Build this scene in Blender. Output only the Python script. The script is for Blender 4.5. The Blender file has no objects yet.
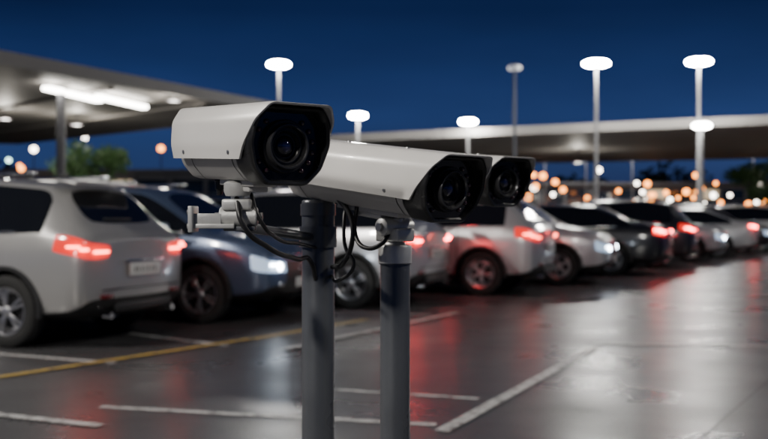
import bpy, bmesh, math, random
from mathutils import Vector, Matrix
random.seed(7)
R=math.radians
scene=bpy.context.scene
COL=scene.collection

# ---------------------------------------------------------------- helpers
def principled(name, color=(.5,.5,.5), rough=.5, metal=0., coat=0., emit=None, es=0., spec=.5):
    m=bpy.data.materials.new(name); m.use_nodes=True
    b=m.node_tree.nodes['Principled BSDF']
    b.inputs['Base Color'].default_value=(*color,1)
    b.inputs['Roughness'].default_value=rough
    b.inputs['Metallic'].default_value=metal
    b.inputs['Coat Weight'].default_value=coat
    b.inputs['Coat Roughness'].default_value=.06
    b.inputs['Specular IOR Level'].default_value=spec
    if emit:
        b.inputs['Emission Color'].default_value=(*emit,1)
        b.inputs['Emission Strength'].default_value=es
    return m

def noisy(m, scale=8., amt=.25, bump=0., bscale=60., rvar=.0, detail=6):
    """value variation + bump + roughness variation in object space"""
    nt=m.node_tree; n=nt.nodes; l=nt.links; b=n['Principled BSDF']
    tc=n.new('ShaderNodeTexCoord')
    no=n.new('ShaderNodeTexNoise'); no.inputs['Scale'].default_value=scale; no.inputs['Detail'].default_value=detail
    l.new(tc.outputs['Object'],no.inputs['Vector'])
    c=b.inputs['Base Color'].default_value[:]
    mx=n.new('ShaderNodeMix'); mx.data_type='RGBA'
    mx.inputs[6].default_value=(c[0]*(1-amt),c[1]*(1-amt),c[2]*(1-amt),1)
    mx.inputs[7].default_value=(min(1,c[0]*(1+amt)),min(1,c[1]*(1+amt)),min(1,c[2]*(1+amt)),1)
    l.new(no.outputs['Fac'],mx.inputs[0]); l.new(mx.outputs[2],b.inputs['Base Color'])
    if rvar:
        mr=n.new('ShaderNodeMapRange'); r=b.inputs['Roughness'].default_value
        mr.inputs[1].default_value=.3; mr.inputs[2].default_value=.7
        mr.inputs[3].default_value=max(0,r-rvar); mr.inputs[4].default_value=min(1,r+rvar)
        l.new(no.outputs['Fac'],mr.inputs[0]); l.new(mr.outputs[0],b.inputs['Roughness'])
    if bump:
        n2=n.new('ShaderNodeTexNoise'); n2.inputs['Scale'].default_value=bscale; n2.inputs['Detail'].default_value=3
        l.new(tc.outputs['Object'],n2.inputs['Vector'])
        bp=n.new('ShaderNodeBump'); bp.inputs['Strength'].default_value=bump; bp.inputs['Distance'].default_value=.001
        l.new(n2.outputs['Fac'],bp.inputs['Height']); l.new(bp.outputs[0],b.inputs['Normal'])
    return m

def sharpen(me, ang=35, smooth=True):
    bm=bmesh.new(); bm.from_mesh(me)
    bmesh.ops.recalc_face_normals(bm, faces=bm.faces)
    for f in bm.faces: f.smooth=smooth
    a=R(ang)
    for e in bm.edges:
        if len(e.link_faces)==2:
            try: e.smooth = e.calc_face_angle()<a
            except Exception: e.smooth=False
        else: e.smooth=False
    bm.to_mesh(me); bm.free()

def link(name, me, mats=None, parent=None, loc=None, rot=None):
    ob=bpy.data.objects.new(name, me); COL.objects.link(ob)
    if mats and me is not None and hasattr(me,'materials') and len(me.materials)==0:
        for m in (mats if isinstance(mats,(list,tuple)) else [mats]): me.materials.append(m)
    if parent: ob.parent=parent
    if loc is not None: ob.location=loc
    if rot is not None: ob.rotation_euler=rot
    return ob

def mesh(name, verts, faces, ang=35, mi=None):
    me=bpy.data.meshes.new(name); me.from_pydata([tuple(v) for v in verts],[],faces); me.update()
    if mi:
        for p,i in zip(me.polygons,mi): p.material_index=i
    sharpen(me,ang); return me

def empty(name, loc=(0,0,0), rot=(0,0,0)):
    e=bpy.data.objects.new(name,None); COL.objects.link(e); e.location=loc; e.rotation_euler=rot
    e.empty_display_size=.2
    return e

class MB:
    """accumulates primitive parts in one mesh with material indices"""
    def __init__(s): s.v=[]; s.f=[]; s.m=[]
    def add(s,v,f,m=0,mat=None):
        o=len(s.v)
        s.v+= [tuple(mat@Vector(p)) if mat else tuple(p) for p in v]
        s.f+= [tuple(i+o for i in q) for q in f]; s.m+=[m]*len(f)
    def box(s,c,d,m=0,mat=None,bev=0.):
        x,y,z=[k/2 for k in d]; b=bev
        if b<=0:
            v=[(c[0]+i*x,c[1]+j*y,c[2]+k*z) for i in(-1,1) for j in(-1,1) for k in(-1,1)]
            s.add(v,[(0,1,3,2),(4,6,7,5),(0,4,5,1),(2,3,7,6),(0,2,6,4),(1,5,7,3)],m,mat)
        else:
            bm=bmesh.new(); bmesh.ops.create_cube(bm,size=1)
            bmesh.ops.scale(bm,vec=d,verts=bm.verts)
            bmesh.ops.bevel(bm,geom=bm.edges[:],offset=b,segments=3,affect='EDGES',profile=.5)
            bmesh.ops.translate(bm,vec=c,verts=bm.verts)
            bm.verts.index_update()
            s.add([v.co[:] for v in bm.verts],[tuple(v.index for v in f.verts) for f in bm.faces],m,mat); bm.free()
    def lathe(s,prof,m=0,mat=None,seg=32,axis='X',closed=False):
        """prof: list of (a,r) along axis"""
        v=[];f=[]
        n=len(prof)
        for a,r in prof:
            for k in range(seg):
                t=2*math.pi*k/seg; c,d=r*math.cos(t),r*math.sin(t)
                v.append({'X':(a,c,d),'Y':(c,a,d),'Z':(c,d,a)}[axis])
        for i in range(n-1):
            for k in range(seg):
                k2=(k+1)%seg
                f.append((i*seg+k,i*seg+k2,(i+1)*seg+k2,(i+1)*seg+k))
        if not closed:
            if prof[0][1]>1e-5: f.append(tuple(range(seg))[::-1])
            if prof[-1][1]>1e-5: f.append(tuple((n-1)*seg+k for k in range(seg)))
        s.add(v,f,m,mat)
    def cyl(s,p,q,r,m=0,seg=20,r2=None):
        p=Vector(p);q=Vector(q);d=q-p; L=d.length
        mt=Matrix.Translation(p)@d.to_track_quat('Z','Y').to_matrix().to_4x4()
        s.lathe([(0,r),(L,r2 if r2 is not None else r)],m,mt,seg,'Z')
    def sections(s,secs,m=0,cap0=True,cap1=True,mat=None,loop=True):
        n=len(secs[0]); v=[p for sc in secs for p in sc]; f=[]
        for i in range(len(secs)-1):
            for k in range(n if loop else n-1):
                k2=(k+1)%n; f.append((i*n+k,i*n+k2,(i+1)*n+k2,(i+1)*n+k))
        if cap0: f.append(tuple(range(n))[::-1])
        if cap1: f.append(tuple((len(secs)-1)*n+k for k in range(n)))
        s.add(v,f,m,mat)
    def ob(s,name,mats,parent=None,ang=35,loc=None,rot=None):
        me=mesh(name,s.v,s.f,ang,s.m)
        for m in mats: me.materials.append(m)
        return link(name,me,None,parent,loc,rot)

def fillet(pts, r, seg=4, closed=True):
    out=[];n=len(pts)
    for i,p in enumerate(pts):
        if not closed and i in(0,n-1): out.append(tuple(p)); continue
        P=Vector(p);A=Vector(pts[i-1]);B=Vector(pts[(i+1)%n])
        a=(A-P);b=(B-P); rr=min(r,a.length*.45,b.length*.45)
        a=P+a.normalized()*rr; b=P+b.normalized()*rr
        for k in range(seg+1):
            t=k/seg; q=a*(1-t)**2+P*2*t*(1-t)+b*t*t; out.append(tuple(q))
    return out

def tube(name,pts,r,mat,parent=None):
    cu=bpy.data.curves.new(name,'CURVE'); cu.dimensions='3D'; cu.bevel_depth=r; cu.bevel_resolution=4; cu.resolution_u=12
    sp=cu.splines.new('BEZIER'); sp.bezier_points.add(len(pts)-1)
    for b,p in zip(sp.bezier_points,pts):
        b.co=p; b.handle_left_type='AUTO'; b.handle_right_type='AUTO'
    cu.materials.append(mat)
    ob=bpy.data.objects.new(name,cu); COL.objects.link(ob)
    if parent: ob.parent=parent
    return ob

# ---------------------------------------------------------------- world
w=bpy.data.worlds.new("World"); scene.world=w; w.use_nodes=True
nt=w.node_tree; n=nt.nodes; l=nt.links
bg=n['Background']
tc=n.new('ShaderNodeTexCoord'); sp=n.new('ShaderNodeSeparateXYZ'); l.new(tc.outputs['Generated'],sp.inputs[0])
cr=n.new('ShaderNodeValToRGB'); l.new(sp.outputs['Z'],cr.inputs[0])
e=cr.color_ramp.elements
e[0].position=0.; e[0].color=(.012,.026,.085,1)
e[1].position=1.; e[1].color=(.0015,.004,.018,1)
for p,c in((.05,(.019,.044,.140)),(.10,(.017,.041,.145)),(.15,(.0105,.026,.100)),(.20,(.0055,.0140,.060)),(.4,(.0025,.007,.032))):
    q=e.new(p); q.color=(*c,1)
sky=n.new('ShaderNodeTexSky'); sky.sky_type='NISHITA'; sky.sun_disc=False
sky.sun_elevation=R(-5); sky.sun_rotation=R(20)
ad=n.new('ShaderNodeMix'); ad.data_type='RGBA'; ad.blend_type='ADD'; ad.inputs[0].default_value=.03
l.new(cr.outputs[0],ad.inputs[6]); l.new(sky.outputs[0],ad.inputs[7])
no=n.new('ShaderNodeTexNoise'); no.inputs['Scale'].default_value=2.2; no.inputs['Detail'].default_value=5
mp=n.new('ShaderNodeMapping'); mp.inputs['Scale'].default_value=(1,1,3.5); l.new(tc.outputs['Generated'],mp.inputs[0]); l.new(mp.outputs[0],no.inputs['Vector'])
mr=n.new('ShaderNodeMapRange'); mr.inputs[1].default_value=.3; mr.inputs[2].default_value=.7; mr.inputs[3].default_value=.80; mr.inputs[4].default_value=1.22
l.new(no.outputs['Fac'],mr.inputs[0])
ml=n.new('ShaderNodeVectorMath'); ml.operation='SCALE'; l.new(ad.outputs[2],ml.inputs[0]); l.new(mr.outputs[0],ml.inputs['Scale'])
l.new(ml.outputs[0],bg.inputs['Color']); bg.inputs['Strength'].default_value=1.0

# ---------------------------------------------------------------- camera
cd=bpy.data.cameras.new('camera'); cam=bpy.data.objects.new('camera',cd); COL.objects.link(cam)
cam.location=(0,0,1.2); cam.rotation_euler=(R(90-.2),0,0)
cd.sensor_width=36; cd.lens=46.9; cd.clip_end=2000; cd.clip_start=.05
cd.dof.use_dof=True; cd.dof.focus_distance=1.58; cd.dof.aperture_fstop=5.0
scene.camera=cam

# ---------------------------------------------------------------- materials
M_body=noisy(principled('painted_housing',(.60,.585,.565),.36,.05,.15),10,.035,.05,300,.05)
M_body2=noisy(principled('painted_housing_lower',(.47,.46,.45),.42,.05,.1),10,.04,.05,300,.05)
M_blk=noisy(principled('black_plastic',(.012,.012,.013),.32),20,.2,.1,500,.08)
M_blkg=principled('black_gloss',(.006,.006,.008),.12,0,.6)
M_ring=principled('lens_ring',(.06,.06,.065),.25,.6)
M_lens=principled('lens_glass',(.006,.007,.018),.03,0,1.)
M_coat=principled('lens_coating',(.03,.03,.10),.08,.6,1.)
M_led=principled('ir_led',(.05,.02,.03),.1,0,1.)
M_alu=noisy(principled('cast_aluminium',(.50,.50,.49),.38,.45),30,.12,.2,300,.08)
M_steel=principled('screw_steel',(.35,.35,.35),.3,.9)
M_pole=noisy(principled('pole_paint',(.095,.10,.11),.33,.4,.1),9,.14,.12,220,.08)
M_cable=principled('cable_rubber',(.012,.012,.014),.42)

# ---------------------------------------------------------------- security camera
def contour(sw,sh,k=1.,rr=.009):
    pts=[(.056,.066),(.073,.042),(.078,.004),(.066,-.038),(.040,-.066),(-.040,-.066),(-.066,-.038),(-.078,.004),(-.073,.042),(-.056,.066)]
    return [(y*sw*k,z*sh*k) for y,z in fillet(pts,rr,4)]

def security_camera(P, az, pitch, L, sw, sh):
    yaw=math.atan2(-math.cos(R(az)),math.sin(R(az)))
    root=empty('security_camera',P,(0,R(pitch),yaw))
    # main housing (below the sun shield)
    b=MB()
    def sec(x,k,zoff=0): return [(x,y,z+zoff) for y,z in contour(sw,sh,k)]
    b.sections([sec(-L+.012,.70),sec(-L+.004,.84),sec(-L+.012,.90),sec(-L+.03,.925),sec(-.034,.925)],0)
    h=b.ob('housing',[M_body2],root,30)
    # seam gasket and rear cap
    g=MB()
    g.sections([sec(-L+.058,.932),sec(-L+.0555,.932)],0,False,False)
    g.sections([sec(-.075,.932),sec(-.0725,.932)],0,False,False)
    g.ob('gasket_seams',[M_blk],root)
    # sunshield : folded sheet shell following the upper contour
    th=.0032
    base=[(.0790,-.024),(.0825,.002),(.077,.045),(.058,.0725),(-.058,.0725),(-.077,.045),(-.0825,.002),(-.0790,-.024)]
    outer=fillet([(y*sw,z*sh) for y,z in base],.008,5,False)
    inner=[]
    for y,z in outer:
        v=Vector((y,z-.0)); d=v.length
        inner.append((y*(1-th/ (d+1e-6)), z*(1-th/(d+1e-6)) if z>0 else z))
    prof=outer+inner[::-1]
    zt=.0725*sh; zb=-.024*sh
    def shx(x_top,x_bot,rnd=1.):
        o=[]
        for y,z in prof:
            t=(z-zb)/(zt-zb); t=max(0,min(1,t))
            o.append((x_bot+(x_top-x_bot)*t, y*rnd, z*rnd if z>0 else z))
        return o
    s=MB()
    s.sections([shx(-L-.006,-L+.012,.985),shx(-L-.003,-L+.014),shx(-L*.5,-L*.5),shx(.030,-.030),shx(.033,-.028,.99)],0)
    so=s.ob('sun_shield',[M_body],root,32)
    # raised rib + screws on shield
    r_=MB()
    for x in(-L*.22,-L*.80):
        for sy in(1,-1):
            r_.lathe([(0,.0045),(.0012,.004),(.0018,.0026),(.0018,0)],0,Matrix.Translation((x,sy*.0795*sw,-.012*sh))@Matrix.Rotation(R(90*sy),4,'Z'),14,'X')
    for x in(-L*.3,-L*.7):
        r_.lathe([(0,.005),(.002,.0045),(.0026,0)],0,Matrix.Translation((x,0,zt)),14,'Z')
    r_.ob('shield_screws',[M_steel],root)
    # front bezel
    z=MB()
    def bz(x,k,slant=0.): return [(x+slant*(zz/(.066*sh)),y,zz) for y,zz in contour(sw,sh,k)]
    z.sections([bz(-.055,.93,.004),bz(-.052,.985,.004),bz(-.045,1.0,.006),bz(-.004,1.015,.010),bz(.002,1.0,.010),bz(.004,.965,.009),bz(.002,.90,.008),bz(-.012,.865,.0)],0,False,False)
    z.ob('front_bezel',[M_blk],root,50)
    z=MB(); z.sections([bz(-.0125,.88),bz(-.012,.875)],0)
    z.ob('window_plate',[M_blkg],root)
    # lens
    yo=-.004; zo=.0
    s_=min(sw,sh)
    l_=MB(); T=Matrix.Translation((0,yo,zo))
    def pr(pts): return [(a,r*s_) for a,r in pts]
    l_.lathe(pr([(-.02,.046),(-.006,.046),(-.003,.0445),(-.003,.040)]),0,T,56,closed=True)
    l_.lathe(pr([(-.003,.040),(.004,.0395),(.0065,.038),(.0065,.0355),(.004,.034)]),1,T,56,closed=True)
    l_.lathe(pr([(.004,.034),(-.004,.0325),(-.004,.029)]),0,T,56,closed=True)
    l_.lathe(pr([(-.004,.029),(-.0025,.0285),(-.0025,.0272),(-.006,.0262)]),1,T,56,closed=True)
    l_.lathe(pr([(-.006,.0262),(-.011,.0225),(-.011,.0205)]),0,T,56,closed=True)
    l_.lathe(pr([(-.011,.0205),(-.0095,.020),(-.0095,.0188),(-.012,.018)]),1,T,56,closed=True)
    l_.ob('lens_barrel',[M_blk,M_ring],root,40)
    d=MB()
    d.lathe(pr([(-.012,.0183),(-.0085,.0165),(-.006,.0135),(-.0045,.009),(-.0038,.0045),(-.0036,0)]),0,T,48)
    d.ob('lens_front_element',[M_lens],root,80)
    d=MB()
    d.lathe(pr([(-.0042,.0088),(-.0030,.0065),(-.0024,.003),(-.0023,0)]),0,T,40)
    d.ob('lens_inner_element',[M_coat],root,80)
    q=MB()
    for k in range(6):
        for sd in(1,-1):
            a=R(-52+k*21) if sd==1 else R(180-52+k*21)
            yy=yo+math.cos(a)*.056*sw; zz=zo+math.sin(a)*.052*sh
            if abs(yy)>.058*sw: continue
            q.lathe([(-.012,.0042),(-.009,.0040),(-.0072,.0025),(-.0068,0)],0,Matrix.Translation((0,yy,zz)),14)
    q.ob('ir_leds',[M_led],root,60)
    # lower mounting rail and gland
    m=MB()
    m.box((-L*.48,0,-.066*sh*.925-.004),(L*.42,.042,.010),0,bev=.002)
    m.box((-L*.48,0,-.066*sh*.925-.012),(.075,.036,.012),0,bev=.003)
    m.lathe([(0,.010),(.006,.010),(.007,.008),(.02,.0075),(.022,.005),(.03,.0045)],1,Matrix.Translation((-L*.84,0,-.058*sh))@Matrix.Rotation(R(180),4,'X'),18,'Z')
    m.ob('mount_rail',[M_body2,M_blk],root)
    return root

c1=security_camera((-.141,1.50,1.304),36,3.0,.272,.90,.88)
c2=security_camera((.118,1.70,1.244),43,7.0,.40,.98,.86)
c3=security_camera((.285,2.30,1.276),38,5.0,.35,.92,.84)

# ---------------------------------------------------------------- mounting poles
def pole(name,x,y,r,top):
    root=empty(name,(x,y,0))
    b=MB()
    b.lathe([(0.012,r),(top-.006,r),(top-.002,r*.97),(top,r*.9),(top,0)],0,None,48,'Z')
    b.lathe([(.012,r*1.2),(.02,r*1.2),(.03,r*1.02)],0,None,32,'Z')
    b.box((0,0,.006),(r*5,r*5,.012),0,bev=.002)
    for i in(-1,1):
        for j in(-1,1):
            b.lathe([(.012,.012),(.022,.012),(.022,.006),(.035,.006),(.035,0)],1,Matrix.Translation((i*r*1.9,j*r*1.9,0)),6,'Z')
    # clamp collars
    b.lathe([(top-.030,r+.0005),(top-.030,r+.0025),(top-.008,r+.0025),(top-.008,r+.0005)],0,None,48,'Z',closed=True)
    b.ob('pole_tube',[M_pole,M_steel],root,40)
    return root
p1=pole('mounting_pole',-.127,1.93,.0315,1.231)
p2=pole('mounting_pole',.020,1.815,.0272,1.143)

# bracket of camera 1 : swivel under the housing + arm to pole 1
br=MB()
K=Vector((0,0,0))
br.lathe([(1.238,.019),(1.245,.022),(1.258,.022),(1.262,.016)],0,None,24,'Z')
br.lathe([(1.216,.011),(1.24,.011)],0,None,20,'Z')
br.box((0,0,1.224),(.046,.038,.018),0,bev=.004)
br.lathe([(-.030,.0135),(-.028,.0158),(.028,.0158),(.030,.0135)],0,Matrix.Translation((.002,0,1.205)),24,'X')
br.lathe([(-.038,.0075),(.038,.0075)],1,Matrix.Translation((.002,0,1.205)),6,'X')
# L plate to the left
br.box((-.040,0,1.190),(.074,.038,.008),0,bev=.002)
br.box((-.071,0,1.201),(.008,.052,.042),0,bev=.002)
br.box((-.046,-.014,1.201),(.044,.004,.018),0,bev=.001)
for zz in(1.190,1.212):
    br.lathe([(0,.0045),(.003,.0045),(.003,0)],1,Matrix.Translation((-.075,-.014,zz))@Matrix.Rotation(R(180),4,'Z'),6,'X')
K=Vector((-.234,1.60,0))
bo=br.ob('swivel_bracket',[M_alu,M_steel],p1,40)
bo.matrix_parent_inverse=Matrix.Translation(p1.location).inverted(); bo.location=(K.x,K.y,-.006)
ar=MB()
ar.cyl((K.x+.01,K.y+.004,1.182),(-.140,1.905,1.160),.0085,0)
ar.lathe([(1.140,.0325),(1.140,.036),(1.180,.036),(1.180,.0325)],0,Matrix.Translation((-.127,1.93,0)),40,'Z',closed=True)
ar.box((K.x+.004,K.y+.002,1.180),(.05,.03,.008),0,bev=.002)
ao=ar.ob('support_arm',[M_pole],p1,40); ao.matrix_parent_inverse=Matrix.Translation(p1.location).inverted()

# head bracket of camera 2 on pole 2
hb=MB()
X,Y=.020,1.815
hb.lathe([(1.122,.0280),(1.122,.0305),(1.150,.0305),(1.154,.029),(1.156,.020),(1.160,.018)],0,Matrix.Translation((X,Y,-.007)),40,'Z')
hb.lathe([(1.150,.014),(1.195,.014)],0,Matrix.Translation((X,Y,0)),24,'Z')
hb.box((X,Y,1.166),(.060,.044,.024),0,Matrix.Translation((X,Y,0))@Matrix.Rotation(R(-47),4,'Z')@Matrix.Translation((-X,-Y,0)),bev=.004)
hb.lathe([(-.036,.014),(-.034,.0165),(.034,.0165),(.036,.014)],0,Matrix.Translation((X,Y,1.180))@Matrix.Rotation(R(43),4,'Z'),28,'X')
hb.lathe([(-.042,.008),(.042,.008)],1,Matrix.Translation((X,Y,1.180))@Matrix.Rotation(R(43),4,'Z'),6,'X')
ho=hb.ob('head_bracket',[M_alu,M_steel],p2,40); ho.matrix_parent_inverse=Matrix.Translation(p2.location).inverted()
# arm carrying camera 3
a3=MB()
a3.cyl((.03,1.83,1.200),(.165,2.42,1.215),.009,0)
a3.cyl((.165,2.42,1.208),(.165,2.42,1.258),.012,0)
a3.cyl((.02,1.815,1.182),(.03,1.83,1.202),.011,0)
o3=a3.ob('rear_arm',[M_pole],p2,40); o3.matrix_parent_inverse=Matrix.Translation(p2.location).inverted()

def cab(name,pts,r,par):
    o=tube(name,pts,r,M_cable,par); o.matrix_parent_inverse=Matrix.Translation(par.location).inverted()
cab('cable_a',[(-.246,1.66,1.254),(-.232,1.585,1.222),(-.222,1.57,1.188),(-.190,1.63,1.150),(-.155,1.76,1.125),(-.135,1.885,1.108),(-.130,1.90,1.08)],.0045,p1)
cab('cable_b',[(-.215,1.62,1.235),(-.200,1.59,1.200),(-.180,1.66,1.165),(-.150,1.80,1.150),(-.13,1.90,1.140)],.0034,p1)
cab('cable_c',[(-.085,1.86,1.232),(-.062,1.84,1.200),(-.058,1.83,1.155),(-.075,1.85,1.113),(-.098,1.905,1.103)],.0048,p1)
cab('cable_d',[(-.070,1.87,1.224),(-.074,1.85,1.185),(-.070,1.84,1.140),(-.055,1.83,1.113),(-.085,1.86,1.080),(-.10,1.91,1.085)],.0035,p1)
cab('cable_e',[(-.050,1.85,1.220),(-.052,1.83,1.165),(-.030,1.80,1.142),(-.005,1.79,1.150),(.008,1.795,1.168)],.0042,p2)

# ---------------------------------------------------------------- ground
def ground_mat():
    m=principled('asphalt',(.05,.05,.052),.32); nt=m.node_tree; n=nt.nodes; l=nt.links; b=n['Principled BSDF']
    tc=n.new('ShaderNodeTexCoord')
    big=n.new('ShaderNodeTexNoise'); big.inputs['Scale'].default_value=.35; big.inputs['Detail'].default_value=8; big.inputs['Roughness'].default_value=.6
    fine=n.new('ShaderNodeTexNoise'); fine.inputs['Scale'].default_value=55; fine.inputs['Detail'].default_value=4
    mid=n.new('ShaderNodeTexNoise'); mid.inputs['Scale'].default_value=.9; mid.inputs['Detail'].default_value=7
    for q in(big,fine,mid): l.new(tc.outputs['Object'],q.inputs['Vector'])
    r=n.new('ShaderNodeValToRGB'); r.color_ramp.elements[0].position=.3; r.color_ramp.elements[1].position=.72
    r.color_ramp.elements[0].color=(.052,.052,.056,1); r.color_ramp.elements[1].color=(.095,.094,.097,1)
    l.new(big.outputs['Fac'],r.inputs[0])
    r2=n.new('ShaderNodeValToRGB'); r2.color_ramp.elements[0].position=.35; r2.color_ramp.elements[1].position=.7
    r2.color_ramp.elements[0].color=(.6,.6,.6,1); r2.color_ramp.elements[1].color=(1.45,1.45,1.45,1)
    l.new(fine.outputs['Fac'],r2.inputs[0])
    mx=n.new('ShaderNodeMix'); mx.data_type='RGBA'; mx.blend_type='MULTIPLY'; mx.inputs[0].default_value=1
    l.new(r.outputs[0],mx.inputs[6]); l.new(r2.outputs[0],mx.inputs[7]); l.new(mx.outputs[2],b.inputs['Base Color'])
    mr=n.new('ShaderNodeMapRange'); mr.inputs[1].default_value=.35; mr.inputs[2].default_value=.65; mr.inputs[3].default_value=.25; mr.inputs[4].default_value=.38
    l.new(mid.outputs['Fac'],mr.inputs[0]); l.new(mr.outputs[0],b.inputs['Roughness'])
    bp=n.new('ShaderNodeBump'); bp.inputs['Strength'].default_value=.35; bp.inputs['Distance'].default_value=.004
    l.new(fine.outputs['Fac'],bp.inputs['Height']); l.new(bp.outputs[0],b.inputs['Normal'])
    b.inputs['Specular IOR Level'].default_value=.42
    return m
g=mesh('ground',[(-400,-60,0),(400,-60,0),(400,700,0),(-400,700,0)],[(0,1,2,3)])
link('ground',g,ground_mat())

def paint_mat(name,col):
    m=principled(name,col,.4); nt=m.node_tree;n=nt.nodes;l=nt.links;b=n['Principled BSDF']
    tc=n.new('ShaderNodeTexCoord'); no=n.new('ShaderNodeTexNoise'); no.inputs['Scale'].default_value=14; no.inputs['Detail'].default_value=8; no.inputs['Roughness'].default_value=.7
    l.new(tc.outputs['Object'],no.inputs['Vector'])
    r=n.new('ShaderNodeValToRGB'); r.color_ramp.elements[0].position=.36; r.color_ramp.elements[0].color=(.10,.10,.10,1)
    r.color_ramp.elements[1].position=.54; r.color_ramp.elements[1].color=(*col,1)
    l.new(no.outputs['Fac'],r.inputs[0]); l.new(r.outputs[0],b.inputs['Base Color']); return m
MW=paint_mat('white_road_paint',(.58,.58,.57)); MY=paint_mat('yellow_road_paint',(.55,.38,.09)); MS=principled('bitumen_seam',(.02,.02,.021),.4)
def strip(b,p,q,wd,m,z):
    p=Vector((*p,0));q=Vector((*q,0)); d=(q-p).normalized(); s=Vector((-d.y,d.x,0))*wd/2
    v=[p-s,p+s,q+s,q-s]; b.add([(a.x,a.y,z) for a in v],[(0,1,2,3)],m)
b=MB()
strip(b,(-1.78,6.28),(.30,5.74),.08,0,.004)
strip(b,(.32,5.55),(1.92,9.1),.09,0,.008)
strip(b,(-2.9,6.28),(-1.62,5.70),.08,0,.008)
strip(b,(-.55,6.98),(.62,6.55),.07,0,.004)
strip(b,(1.95,9.35),(4.6,9.0),.09,0,.012)
strip(b,(4.5,9.02),(9.5,8.0),.09,0,.004)
strip(b,(-3.9,8.95),(-2.2,8.15),.09,0,.004)
strip(b,(-2.6,10.2),(-1.45,9.25),.09,0,.004)
strip(b,(-4.4,5.1),(-1.28,9.72),.09,1,.012)
strip(b,(-1.28,9.75),(-.2,11.6),.09,1,.004)
strip(b,(-.9,8.9),(.9,12.3),.09,0,.016)
wheels=[(-3.40,9.16),(-2.02,11.2),(-.38,13.05),(1.50,15.2),(3.02,17.4),(4.6,20.1),(6.2,22.9),(7.9,25.8)]
for i in range(14): wheels.append((7.9+1.68*(i+1)+.02*i*i,25.8+2.85*(i+1)))
PH=R(20); V=Vector((math.cos(PH),-math.sin(PH))); N=Vector((math.sin(PH),math.cos(PH)))
for i,(x,y) in enumerate(wheels[2:12]):
    p=Vector((x,y))-N*.55
    strip(b,p-V*4.2,p+V*1.2,.09,0,.004)
strip(b,(1.6,5.2),(3.1,7.8),.010,2,.004)
strip(b,(3.1,7.81),(6.4,13.5),.010,2,.004)
b.ob('parking_markings',[MW,MY,MS])

# ---------------------------------------------------------------- cars
def car_paint():
    m=principled('car_paint',(.5,.5,.5),.3,.35,.9); nt=m.node_tree;n=nt.nodes;l=nt.links;b=n['Principled BSDF']
    oi=n.new('ShaderNodeObjectInfo'); tc=n.new('ShaderNodeTexCoord'); sx=n.new('ShaderNodeSeparateXYZ'); l.new(tc.outputs['Object'],sx.inputs[0])
    prev=None
    for xx in(-.93,.08,.98):
        a=n.new('ShaderNodeMath'); a.operation='COMPARE'; a.inputs[1].default_value=xx; a.inputs[2].default_value=.006; l.new(sx.outputs['X'],a.inputs[0])
        if prev:
            q=n.new('ShaderNodeMath'); q.operation='MAXIMUM'; l.new(prev,q.inputs[0]); l.new(a.outputs[0],q.inputs[1]); prev=q.outputs[0]
        else: prev=a.outputs[0]
    z=n.new('ShaderNodeMath'); z.operation='LESS_THAN'; z.inputs[1].default_value=1.02; l.new(sx.outputs['Z'],z.inputs[0])
    q=n.new('ShaderNodeMath'); q.operation='MULTIPLY'; l.new(prev,q.inputs[0]); l.new(z.outputs[0],q.inputs[1])
    mx=n.new('ShaderNodeMix'); mx.data_type='RGBA'; l.new(q.outputs[0],mx.inputs[0]); l.new(oi.outputs['Color'],mx.inputs[6]); mx.inputs[7].default_value=(.005,.005,.005,1)
    l.new(mx.outputs[2],b.inputs['Base Color']); return m
C_paint=car_paint()
C_glass=principled('car_glass',(.008,.009,.011),.05,0,1.)
C_trim=principled('car_trim',(.015,.015,.016),.5)
C_well=principled('wheel_well',(.004,.004,.004),.9)
C_tail=principled('tail_lens',(.16,.004,.004),.15,0,1.)
C_tailon=principled('tail_lens_lit',(.4,.01,.008),.15,0,1.,(1,.03,.02),1.1)
C_tailhot=principled('tail_bulb',(.5,.01,.01),.15,0,1.,(1,.12,.07),22)
C_tailhot2=principled('brake_bulb',(.5,.01,.01),.15,0,1.,(1,.05,.05),85)
C_head=principled('head_lens',(.35,.37,.4),.08,.2,1.)
C_headon=principled('head_lens_lit',(.45,.5,.6),.08,.1,1.,(.55,.75,1),.8)
C_headhot=principled('head_bulb',(.8,.8,.8),.1,0,1.,(.80,.90,1),50)
C_tyre=noisy(principled('tyre_rubber',(.016,.016,.016),.8),40,.3)
C_rim=principled('alloy',(.5,.5,.52),.28,.85)
C_rimd=principled('alloy_dark',(.03,.03,.032),.4,.5)
C_plate=principled('number_plate',(.6,.6,.58),.4)
C_chrome=principled('chrome',(.6,.6,.62),.12,1.)

HATCH=[ # x,z0,zs,zb,zt,w,wr
(-2.12,.36,.81,.95,.99,.78,.64),(-2.07,.29,.84,1.0,1.06,.85,.68),(-1.96,.25,.86,1.03,1.13,.885,.685),(-1.82,.24,.89,1.03,1.29,.895,.66),
(-1.66,.23,.87,1.045,1.46,.90,.62),(-1.56,.22,.87,1.045,1.52,.90,.62),(-1.48,.22,.87,1.04,1.535,.90,.625),(-.98,.22,.86,1.03,1.575,.905,.635),(-.90,.22,.86,1.03,1.58,.905,.635),
(.04,.22,.85,1.01,1.575,.905,.635),(.12,.22,.85,1.01,1.57,.905,.635),(.42,.22,.85,1.0,1.54,.905,.63),(.56,.22,.85,.995,1.49,.905,.625),
(1.22,.22,.84,.985,1.06,.90,.70),(1.32,.22,.84,.98,1.03,.90,.72),(1.70,.23,.82,.93,.985,.885,.72),(1.95,.25,.78,.87,.92,.85,.68),(2.08,.28,.74,.80,.84,.80,.64),(2.15,.34,.69,.745,.77,.72,.56)]
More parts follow.
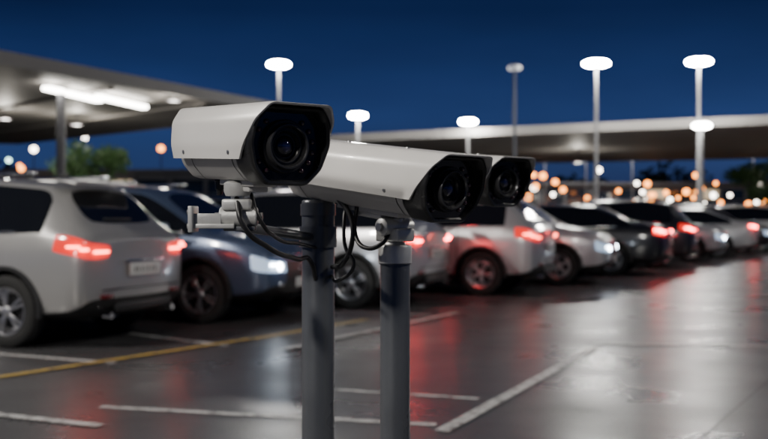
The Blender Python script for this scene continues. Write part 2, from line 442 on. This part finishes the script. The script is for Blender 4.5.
SEDAN=[
(-2.30,.36,.78,.90,.95,.74,.62),(-2.24,.29,.82,.96,1.01,.82,.68),(-2.10,.25,.84,.985,1.04,.87,.70),
(-1.80,.23,.84,.985,1.07,.89,.70),(-1.66,.22,.84,.98,1.09,.895,.69),(-1.05,.21,.84,.965,1.38,.90,.60),(-.93,.21,.83,.96,1.415,.90,.60),(-.86,.21,.83,.96,1.43,.90,.605),
(.04,.21,.82,.94,1.46,.90,.61),(.12,.21,.82,.94,1.455,.90,.61),(.36,.21,.82,.935,1.43,.90,.605),(.50,.21,.82,.93,1.39,.90,.60),
(1.25,.21,.80,.91,.98,.89,.68),(1.36,.21,.80,.90,.95,.885,.70),(1.75,.22,.77,.86,.90,.87,.70),(2.05,.24,.72,.80,.84,.83,.66),(2.22,.27,.69,.74,.78,.77,.62),(2.30,.33,.64,.69,.71,.68,.54)]
FR=[1,.62,.28,-.28,-.62,-1]
def ring(s):
    x,z0,zs,zb,zt,w_,wr=s
    zm=z0+.5*(zs-z0)
    if x>1.9: zm=z0+.66*(zs-z0)
    g=zt-zb
    z6=zt-(.075 if g>.3 else .25*g)
    return [(x,0,z0),(x,.80*w_,z0),(x,.955*w_,z0+.09),(x,w_,zm),(x,.985*w_,zs),(x,.935*w_,zb),(x,wr,z6),(x,wr*.80,zt-(.02 if g>.3 else .006)),(x,0,zt)]
def build_body(name,ST,rearw,glass_side,screen,tl):
    bm=bmesh.new(); rows=[]
    for s in ST:
        r=ring(s); L=[bm.verts.new(p) for p in r]; Rr=[L[0]]+[bm.verts.new((p[0],-p[1],p[2])) for p in r[1:-1]]+[L[-1]]
        rows.append((L,Rr))
    n=9
    cl=bm.edges.layers.float.get('crease_edge') or bm.edges.layers.float.new('crease_edge')
    for i in range(len(ST)-1):
        for side in(0,1):
            A=rows[i][side];B=rows[i+1][side]
            for k in range(n-1):
                f=bm.faces.new((A[k],B[k],B[k+1],A[k+1]) if side==0 else (A[k+1],B[k+1],B[k],A[k]))
                mi=0
                if k==5 and glass_side[0]<=i<glass_side[1]: mi=1
                if k==7 and (i in rearw or i in screen): mi=1
                if k<=1: mi=2
                if k==4 and i<tl: mi=3
                if k==3 and i>=len(ST)-3: mi=4
                f.material_index=mi
    def cap(idx,sgn,rear):
        L,Rr=rows[idx]; grid=[]
        x0=ST[idx][0]
        for k in range(1,8):
            y=L[k].co.y; row=[]
            for fr in FR:
                if fr==1: row.append(L[k])
                elif fr==-1: row.append(Rr[k])
                else:
                    bulge=.05*(1-fr*fr)*sgn + (.02*sgn if k in(2,3) else 0)
                    row.append(bm.verts.new((x0+bulge,y*fr,L[k].co.z)))
            grid.append(row)
        for r in range(6):
            k=r+1
            for c in range(5):
                q=(grid[r][c],grid[r][c+1],grid[r+1][c+1],grid[r+1][c])
                f=bm.faces.new(q)
                mi=0
                if k==1: mi=2
                if rear:
                    if k==4 and c in(0,4): mi=3
                else:
                    if k==3 and c in(0,4): mi=4
                    if k==3 and c in(1,2,3): mi=2
                    if k==2 and c in(1,2,3): mi=2
                f.material_index=mi
        bm.faces.new([*grid[6],rows[idx][0][8]])
        bm.faces.new([*grid[0],rows[idx][0][0]])
    cap(0,-1,True); cap(len(ST)-1,1,False)
    bmesh.ops.recalc_face_normals(bm,faces=bm.faces)
    for e in bm.edges:
        ms={f.material_index for f in e.link_faces}
        if len(ms)>1: e[cl]=.75
    # soft crease of shoulder line
    for i in range(len(ST)-1):
        for side in(0,1):
            for k,c in((4,.35),(5,.5),(2,.3)):
                ed=bm.edges.get((rows[i][side][k],rows[i+1][side][k]))
                if ed: ed[cl]=max(ed[cl],c)
    me=bpy.data.meshes.new(name); bm.to_mesh(me); bm.free()
    for m in(C_paint,C_glass,C_trim,C_tail,C_head,C_well): me.materials.append(m)
    ob=bpy.data.objects.new('tmp',me); COL.objects.link(ob)
    sd=ob.modifiers.new('s','SUBSURF'); sd.levels=2; sd.render_levels=2
    # cutters
    c=MB()
    for xx in(-1.30,1.33):
        for sy in(1,-1):
            c.lathe([(sy*.52,.385),(sy*1.2,.385)],5,Matrix.Translation((xx,0,.34)),40,'Y')
    cut=c.ob('cut',[C_paint,C_glass,C_trim,C_tail,C_head,C_well])
    bo=ob.modifiers.new('b','BOOLEAN'); bo.object=cut; bo.operation='DIFFERENCE'; bo.solver='EXACT'
    dg=bpy.context.evaluated_depsgraph_get(); dg.update()
    me2=bpy.data.meshes.new_from_object(ob.evaluated_get(dg)); me2.name=name
    bpy.data.objects.remove(ob); bpy.data.objects.remove(cut)
    sharpen(me2,42)
    return me2
BODY={'h':build_body('hatch_body',HATCH,[2,3],(4,13),[12],3),'s':build_body('sedan_body',SEDAN,[4],(4,12),[11],2)}

def wheel_mesh():
    b=MB()
    b.lathe([(-.10,.215),(-.105,.25),(-.10,.30),(-.085,.325),(-.05,.333),(.05,.333),(.085,.325),(.10,.30),(.105,.25),(.095,.222),(.085,.215)],0,None,48,'Y',closed=True)
    b.lathe([(.088,.222),(.094,.216),(.090,.205),(.05,.198),(-.09,.20),(-.09,0)],1,None,40,'Y',closed=True)
    b.lathe([(.01,0),(.01,.16)],2,None,30,'Y',closed=True)
    for k in range(10):
        a=R(36*(k//2)*2+(-9 if k%2 else 9))
        mt=Matrix.Rotation(a,4,'Y')
        b.box((0,.066,.125),(.022,.022,.165),1,mt,bev=.004)
    b.lathe([(.05,.05),(.082,.045),(.09,.03),(.09,0)],1,None,24,'Y')
    b.lathe([(.012,.15),(.02,.15),(.02,0)],3,None,30,'Y')
    me=mesh('wheel',b.v,b.f,40,b.m)
    for m in(C_tyre,C_rim,C_rimd,C_rimd): me.materials.append(m)
    return me
WHEEL=wheel_mesh()

def details(kind):
    ST=HATCH if kind=='h' else SEDAN
    xr=ST[0][0]; xf=ST[-1][0]
    b=MB()
    # arches cladding
    for xx in(-1.30,1.33):
        for sy in(1,-1):
            secs=[]
            for k in range(21):
                a=R(-8+196*k/20)
                c,s=math.cos(a),math.sin(a)
                secs.append([(xx+c*.375,sy*.875,.34+s*.375),(xx+c*.375,sy*.913,.34+s*.375),(xx+c*.405,sy*.911,.34+s*.405),(xx+c*.415,sy*.875,.34+s*.415)])
            b.sections(secs,0)
    # mirrors
    zm=1.06 if kind=='h' else .99
    for sy in(1,-1):
        b.box((.92,sy*1.0,zm),(.12,.18,.13),1,bev=.03)
        b.box((.94,sy*.90,zm-.04),(.05,.10,.03),0,bev=.008)
    # door handles
    for sy in(1,-1):
        for xx in(-.72,.26): b.box((xx,sy*.905,.86),(.17,.022,.025),2,bev=.006)
    # sills
    for sy in(1,-1): b.box((0.015,sy*.86,.235),(1.72,.06,.07),0,bev=.015)
    # chrome line under the side windows
    zc=1.035 if kind=='h' else .965
    for sy in(1,-1):
        b.box((-.15,sy*.852,zc-.005),(2.5,.012,.014),2,Matrix.Rotation(R(1.0),4,'Y'),bev=.003)
    # rear plate + handle + reflectors + exhaust
    zp=.70
    b.box((xr-.082,0,zp),(.012,.50,.12),3,bev=.003)
    b.box((xr-.085,0,zp+.085),(.02,.60,.02),2,bev=.004)
    for yy in(-.16,-.10,-.03,.05,.12,.17): b.box((xr-.0885,yy,zp),(.003,.018,.05),0)
    b.box((xr-.055,0,.36),(.05,.9,.09),0,bev=.02)
    b.box((xr-.060,0,.53),(.012,1.25,.010),0,bev=.002)
    for sy in(1,-1):
        b.box((xr-.045,sy*.55,.47),(.03,.16,.035),4,bev=.006)
        b.lathe([(0,.03),(.08,.03),(.08,.024)],2,Matrix.Translation((xr-.06,sy*.5,.29)),16,'X')
        # fog / drl in front
        b.box((xf+.01,sy*.5,.44),(.05,.16,.05),5,bev=.012)
    b.box((xf+.062,0,.45),(.012,.46,.11),3,bev=.003)
    b.box((xf+.058,0,.60),(.02,.34,.02),2,bev=.004)
    b.box((xf+.058,0,.64),(.02,.30,.015),2,bev=.004)
    # wipers / antenna / rails / spoiler
    if kind=='h':
        for sy in(1,-1):
            b.box((-.55,sy*.555,1.60),(1.7,.03,.025),2,bev=.008)
            for xx in(-1.3,.2): b.box((xx,sy*.555,1.575),(.08,.035,.05),0,bev=.008)
        b.box((-1.72,0,1.515),(.24,1.12,.03),1,Matrix.Translation((-1.72,0,1.515))@Matrix.Rotation(R(-10),4,'Y')@Matrix.Translation((1.72,0,-1.515)),bev=.012)
        b.box((-1.93,.06,1.17),(.02,.42,.016),0,Matrix.Translation((0,0,0)),bev=.004)
        b.box((-1.25,0,1.60),(.14,.03,.05),0,bev=.012)
    else:
        b.box((-1.1,0,1.40),(.12,.03,.05),0,bev=.012)
    me=mesh('trim',b.v,b.f,40,b.m)
    for m in(C_trim,C_paint,C_chrome,C_plate,C_tail,C_head): me.materials.append(m)
    return me
TRIM={'h':details('h'),'s':details('s')}
def bulbs(kind,end,mat):
    ST=HATCH if kind=='h' else SEDAN
    b=MB()
    if end=='tail':
        x=ST[0][0]; 
        for sy in(1,-1):
            b.box((x-.022,sy*.60,.875),(.03,.20,.022),0,bev=.008)
            b.box((x+.03,sy*.795,.90),(.10,.04,.022),0,bev=.008)
            b.box((x+.10,sy*.845,.925),(.14,.03,.018),0,bev=.006)
    else:
        x=ST[-1][0]; z=.635 if kind=='h' else .585
        for sy in(1,-1):
            b.lathe([(0,.045),(.03,.045),(.045,.034),(.05,.0)],0,Matrix.Translation((x-.005,sy*.56,z)),20,'X')
            b.box((x+.002,sy*.66,z+.025),(.05,.12,.018),0,bev=.006)
    me=mesh('bulb',b.v,b.f,50,b.m); me.materials.append(mat); return me
BULB={}
for k in'hs':
    BULB[(k,'tail')]=bulbs(k,'tail',C_tailhot); BULB[(k,'brake')]=bulbs(k,'tail',C_tailhot2); BULB[(k,'head')]=bulbs(k,'head',C_headhot)

def car(kind,cx,cy,heading,color,tail=0,head=0):
    root=empty('parked_car',(cx,cy,0),(0,0,heading))
    bd=link('body',BODY[kind],None,root); bd.color=(*color,1)
    tr=link('trim_parts',TRIM[kind],None,root); tr.color=(*color,1)
    if tail:
        bd.material_slots[3].link='OBJECT'; bd.material_slots[3].material=C_tailon
        link('tail_light_bulbs',BULB[(kind,'brake' if tail==2 else 'tail')],None,root)
    if head:
        bd.material_slots[4].link='OBJECT'; bd.material_slots[4].material=C_headon
        link('headlight_bulbs',BULB[(kind,'head')],None,root)
    for i,xx in enumerate((-1.30,1.33)):
        for j,sy in enumerate((1,-1)):
            wq=link('wheel_%d'%(i*2+j+1),WHEEL,None,root,(xx,sy*.79,.333),(0,random.uniform(0,1.2),0 if sy==1 else math.pi))
    return root
vh=math.atan2(V.y,V.x)
specs=[('h',(.36,.355,.35),'r',1),('h',(.085,.115,.19),'f',1),('h',(.52,.52,.53),'r',2),('h',(.44,.44,.45),'r',1),('h',(.62,.62,.63),'f',1),
('s',(.015,.016,.02),'r',2),('h',(.02,.022,.03),'r',2),('h',(.36,.37,.39),'f',1),('s',(.45,.45,.45),'r',2),('h',(.03,.03,.035),'f',1),('h',(.35,.35,.35),'r',2),
('s',(.02,.02,.03),'r',2),('h',(.45,.45,.45),'f',1),('s',(.03,.03,.04),'r',2),('h',(.3,.06,.06),'r',2),('h',(.4,.4,.4),'f',1),('s',(.1,.1,.12),'r',2),('h',(.5,.5,.5),'r',1),
('h',(.3,.3,.32),'f',1),('s',(.05,.05,.05),'r',2),('h',(.5,.5,.5),'f',1),('h',(.1,.1,.12),'r',2)]
for (k,c,o,lit),(x,y) in zip(specs,wheels):
    wx=1.30 if o=='r' else 1.33
    ctr=Vector((x,y))-V*wx+N*.80
    car(k,ctr.x,ctr.y, vh+(math.pi if o=='r' else 0)+R(random.uniform(-1.5,1.5)),c,tail=lit if o=='r' else 0,head=lit if o=='f' else 0)
for i,(k,c) in enumerate([('h',(.02,.025,.04)),('h',(.05,.06,.08)),('s',(.3,.3,.32)),('h',(.02,.02,.02)),('h',(.3,.3,.32)),('s',(.04,.04,.05)),('h',(.3,.3,.3))]):
    x,y=wheels[i+1]; ctr=Vector((x,y))-V*7.0+N*.9
    car(k,ctr.x,ctr.y,vh+math.pi*(i%2),c,tail=(i%2))

# ---------------------------------------------------------------- street lamps
L_pole=noisy(principled('lamp_pole_paint',(.30,.30,.31),.5,.2),3,.1)
L_poled=noisy(principled('lamp_pole_dark',(.03,.035,.05),.6),3,.1)
L_lit=principled('lamp_diffuser',(.8,.8,.8),.4,0,0,(1,.97,.91),260)
L_far=principled('lamp_diffuser_far',(.8,.8,.8),.4,0,0,(1,.97,.91),60)
L_dim=principled('lamp_diffuser_dim',(.8,.8,.8),.4,0,0,(.6,.68,.8),.25)
def street_lamp(x,y,h,power=0,hs=1.,mat=None,col=(1,.95,.87)):
    root=empty('street_lamp',(x,y,0)); mat=mat or L_lit
    b=MB()
    b.lathe([(0,.17),(.35,.17),(.40,.10),(h*.5,.08),(h-.20,.055),(h-.17,.13),(h-.14,.13)],0,None,20,'Z')
    b.lathe([(h+.13,.34*hs),(h+.16,.30*hs),(h+.20,.12*hs),(h+.22,0)],0,None,28,'Z')
    b.ob('pole_and_cap',[L_poled if mat is L_dim else L_pole],root)
    d=MB()
    d.lathe([(h+.13,.36*hs),(h+.09,.47*hs),(h+.02,.52*hs),(h-.05,.50*hs),(h-.11,.38*hs),(h-.14,.20*hs)],0,None,24,'Z',closed=True)
    d.ob('diffuser',[mat],root,60)
    if power:
        ld=bpy.data.lights.new('lamp_light','POINT'); ld.energy=power; ld.color=col; ld.shadow_soft_size=.20
        lo=bpy.data.objects.new('lamp_light',ld); COL.objects.link(lo); lo.parent=root; lo.location=(0,-.30,h-.42)
    return root
street_lamp(-4.73,45,8)
street_lamp(-1.25,48,6,0,.85)
street_lamp(4.2,50.0,5.9,0,.85)
street_lamp(9.48,44.7,8,0,1.15)
street_lamp(13.9,44.2,8,0,1.1)
street_lamp(13.75,43.3,5.1,0,.8,L_far)
street_lamp(6.0,46,8,0,.65,L_dim)
for x,y in((38,103),(17.7,110),(22.2,110),(27.3,110),(10.9,108)): street_lamp(x,y,8,0,1.35,L_far)
# lamps of the lot outside the picture
street_lamp(-3.6,-3.4,5.5,1700,1,L_far)
street_lamp(8.5,2.5,8,1500,1,L_far)
street_lamp(-9.5,4.0,8,3600,1,L_far)
street_lamp(13,22,8,900,1,L_far)
street_lamp(22,34,8,700,1,L_far)

# ---------------------------------------------------------------- canopies
K_w=noisy(principled('canopy_panels',(.27,.255,.24),.6),.4,.15)
K_f=noisy(principled('canopy_fascia',(.22,.21,.20),.55),.5,.12)
K_d=noisy(principled('canopy_column_paint',(.12,.12,.13),.5),3,.1)
K_tube=principled('tube_light',(.8,.8,.8),.4,0,0,(1,.96,.88),20)
def canopy(pts,z,th,cols,tubes,pends,beams=True):
    """pts: 4 ground points, pts[0]-pts[1] is the front edge"""
    root=empty('parking_canopy')
    b=MB()
    lo=[(p[0],p[1],z) for p in pts]; hi=[(p[0],p[1],z+th) for p in pts]
    b.add(lo+hi,[(0,3,2,1),(4,5,6,7),(0,1,5,4),(1,2,6,5),(2,3,7,6),(3,0,4,7)],0)
    P=[Vector((*p,0)) for p in pts]
    for i in range(4):
        a=P[i];c=P[(i+1)%4]; d=(c-a).normalized(); s=Vector((d.y,-d.x,0))*.06
        cen=sum(P,Vector())/4
        if (a+s-cen).length<(a-s-cen).length: s=-s
        q=[a+s*.1,c+s*.1,c+s,a+s]
        b.add([(v.x,v.y,z-.06) for v in q]+[(v.x,v.y,z+th+.05) for v in q],[(0,3,2,1),(4,5,6,7),(0,1,5,4),(1,2,6,5),(2,3,7,6),(3,0,4,7)],1)
    e0=P[1]-P[0]; e1=P[3]-P[0]; e1b=P[2]-P[1]
    nb=int(e0.length/4.5)
    for k in range(1,nb if beams else 0):
        t=k/nb; a=P[0]+e0*t+e1*.02; c=P[0]+e0*t+(e1*(1-t)+e1b*t)*.98
        d=(c-a).normalized(); s=Vector((-d.y,d.x,0))*.10
        q=[a-s,a+s,c+s,c-s]
        b.add([(v.x,v.y,z-.10) for v in q]+[(v.x,v.y,z-.004) for v in q],[(0,3,2,1),(4,5,6,7),(0,1,5,4),(1,2,6,5),(2,3,7,6),(3,0,4,7)],0)
    b.ob('roof_slab',[K_w,K_f],root,30)
    c=MB()
    for x,y in cols:
        c.lathe([(0,.22),(.3,.22),(.32,.15),(z-.25,.15),(z-.1,.3)],0,Matrix.Translation((x,y,0)),20,'Z')
    c.ob('columns',[K_d],root)
    t=MB()
    for p,q in tubes:
        p=Vector((*p,z-.22)); q=Vector((*q,z-.22)); d=(q-p); mt=Matrix.Translation((p+q)/2)@Matrix.Rotation(math.atan2(d.y,d.x),4,'Z')
        t.box((0,0,0),(d.length,.32,.14),0,mt,bev=.03)
    if tubes: t.ob('tube_lights',[K_tube],root)
    hg=MB()
    for x,y,zz,pw in pends:
        hg.cyl((x,y,z),(x,y,zz+.22),.02,0,8)
        hg.lathe([(zz+.26,.05),(zz+.24,.18),(zz+.20,.24)],0,Matrix.Translation((x,y,0)),20,'Z')
        ld=bpy.data.lights.new('pendant_light','POINT'); ld.energy=pw; ld.color=(1,.93,.82); ld.shadow_soft_size=.17
        lo_=bpy.data.objects.new('pendant_light',ld); COL.objects.link(lo_); lo_.parent=root; lo_.location=(x,y,zz)
    hg.ob('pendant_fixtures',[K_d],root)
canopy([(-15.5,19.0),(-4.0,42.5),(-22,60),(-46,52)],5.55,.30,[(-10.75,33.3),(-24,50)],
       [((-10.9,32.3),(-10.2,35.8)),((-9.9,34.6),(-9.1,38.0))],
       [(-13.2,43,4.9,220),(-15.3,40.4,4.9,220),(-7.6,36.2,5.15,160)])
canopy([(36,34.0),(-4,55.4),(8,78),(50,62)],5.3,.30,[(0,56),(30,60)],[],
       [(12,62,4.3,300),(27,56,4.3,300)],False)

# ---------------------------------------------------------------- low building behind
B_wall=noisy(principled('building_wall',(.16,.16,.17),.7),.5,.2)
B_glass=principled('building_glass',(.02,.03,.045),.08,0,.5)
B_litw=principled('building_window_lit',(.3,.3,.3),.4,0,0,(1,.75,.45),.7)
def building(x0,x1,y,h,dep=12):
    root=empty('terminal_building')
    b=MB()
    b.box(((x0+x1)/2,y+dep/2+.3,h/2),(x1-x0,dep,h),0)
    b.box(((x0+x1)/2,y+dep/2,h+.15),(x1-x0+.8,dep+1.4,.3),0)
    nW=int((x1-x0)/3)
    for i in range(nW+1): b.box((x0+i*3,y+.15,h/2-.05),(.35,.30,h-.1),0)
    b.box(((x0+x1)/2,y+.22,.4),(x1-x0,.16,.8),0)
    b.ob('walls_and_roof',[B_wall],root,30)
    wn=MB()
    rnd=random.Random(3)
    for i in range(nW):
        cx=x0+i*3+1.5
        wn.box((cx,y+.24,1.9),(2.6,.06,2.2),1 if rnd.random()<.22 else 0)
        wn.box((cx,y+.24,3.7),(2.6,.06,1.1),1 if rnd.random()<.15 else 0)
    wn.ob('windows',[B_glass,B_litw],root)
building(-60,-8,84,4.8)
building(0,66,116,4.8)

# distant lights on posts (a mass of small far lights)
D_or=principled('sodium_light',(.8,.4,.1),.4,0,0,(1,.30,.04),9)
D_wh=principled('white_light',(.8,.8,.8),.4,0,0,(1,.92,.8),14)
D_bl=principled('green_white_light',(.8,.8,.8),.4,0,0,(.6,1,.9),7)
dl=MB()
far=[(11.3,3.95,0,95),(14.2,5.1,0,95),(15.1,5.0,0,95),(17,3.7,0,95),(19.3,2.9,0,95),(25.6,3.2,0,95),(26.8,3.4,0,95),(28.7,3.5,0,95),(31.5,4.3,0,95),(34.6,2.3,0,95),(36,2.2,0,95),
(24,4.3,1,95),(-20.5,7.4,0,92),(-31.5,7.2,1,90),(-34.6,6,0,95),(-27.5,8.4,1,92),(-24,4.2,1,80),(-29,5.0,0,80),(4.2,4.2,0,95),(9.4,3.0,1,95),(20.6,5.6,1,96),(22.5,3.6,0,96),(29.9,5.1,0,96),(33.2,3.2,1,96),(-33,6.1,2,88),(-26.6,5.6,2,82),(37.5,3.6,0,95),(13,2.9,0,90),(30.3,2.4,0,90),(23.4,2.5,0,88),(-3.2,4.5,0,95),(1.2,3.7,1,95)]
rs=random.Random(5)
for i in range(26): far.append((rs.uniform(8,40),rs.choice([2.4,3,3.6,4.4])+rs.uniform(-.3,.3),0 if rs.random()<.75 else 1,rs.uniform(97,112)))
for x,z,c,y in far:
    k=rs.uniform(.55,1.05)
    dl.lathe([(z-.30*k,0),(z-.24*k,.2*k),(z-.1*k,.30*k),(z+.1*k,.30*k),(z+.24*k,.2*k),(z+.30*k,0)],c+1,Matrix.Translation((x,y,0)),14,'Z')
    dl.lathe([(0,.06),(z-.2,.04)],0,Matrix.Translation((x,y+.05,0)),8,'Z')
dl.ob('distant_street_lights',[L_poled,D_or,D_wh,D_bl])

# ---------------------------------------------------------------- trees
def leafmat(name,c):
    return noisy(principled(name,c,.6),.9,.55)
T_leaf=leafmat('foliage',(.05,.12,.03)); T_bark=noisy(principled('bark',(.08,.06,.045),.85),6,.3,.4,30)
T_far=leafmat('dark_foliage',(.035,.05,.035))
def leaves(b,c,rad,n,size,rnd,m):
    for _ in range(n):
        d=Vector((rnd.gauss(0,1),rnd.gauss(0,1),rnd.gauss(0,1))).normalized()*(rnd.random()**.45)
        p=Vector(c)+Vector((d.x*rad[0],d.y*rad[1],d.z*rad[2]))
        a=Vector((rnd.uniform(-1,1),rnd.uniform(-1,1),rnd.uniform(-1,1))).normalized(); u=a.orthogonal().normalized()
        s=size*rnd.uniform(.6,1.4)
        v=[p-a*s,p+u*s*.5,p+a*s,p-u*s*.5]; b.add(v,[(0,1,2,3)],m)
def tree(x,y,h,seed,cw=1.6):
    rnd=random.Random(seed); root=empty('broadleaf_tree',(x,y,0))
    b=MB(); b.cyl((0,0,0),(0,0,h*.35),.14,0,10,.10); b.cyl((0,0,h*.35),(.1,0,h*.75),.10,0,8,.04)
    lv=MB()
    for k in range(13):
        a=rnd.uniform(0,6.28); zz=h*rnd.uniform(.38,.92); rr=cw*rnd.uniform(.3,1)*(1.15-abs(zz/h-.6))
        p=(math.cos(a)*rr,math.sin(a)*rr,zz)
        b.cyl((0,0,zz*.7),p,.05,0,6,.012)
        leaves(lv,p,(cw*.42,cw*.42,h*.11),230,.10,rnd,0)
    b.ob('trunk_and_limbs',[T_bark],root); 
    me=bpy.data.meshes.new('crown'); me.from_pydata([tuple(v) for v in lv.v],[],lv.f); me.materials.append(T_leaf); link('crown',me,None,root)
tree(-12.0,42.0,4.4,4,1.8); tree(-13.6,46,3.6,9,1.4); tree(21.8,57,4.4,5,1.8); tree(23.8,60,4.8,6,1.9)
rnd=random.Random(11); tl=MB()
x=-110
while x<120:
    h=rnd.uniform(4.5,9); ww=rnd.uniform(2.5,4.5); yy=rnd.uniform(132,142)
    for k in range(5):
        leaves(tl,(x+rnd.uniform(-ww,ww)*.6,yy,h*rnd.uniform(.3,.8)),(ww*.7,2,h*.3),90,.55,rnd,0)
    tl.cyl((x,yy,0),(x,yy,h*.6),.25,1,6,.1)
    x+=ww*1.1
me=bpy.data.meshes.new('treeline'); me.from_pydata([tuple(v) for v in tl.v],[],tl.f)
for p,i in zip(me.polygons,tl.m): p.material_index=i
me.materials.append(T_far); me.materials.append(T_bark); link('treeline',me)
print('built')
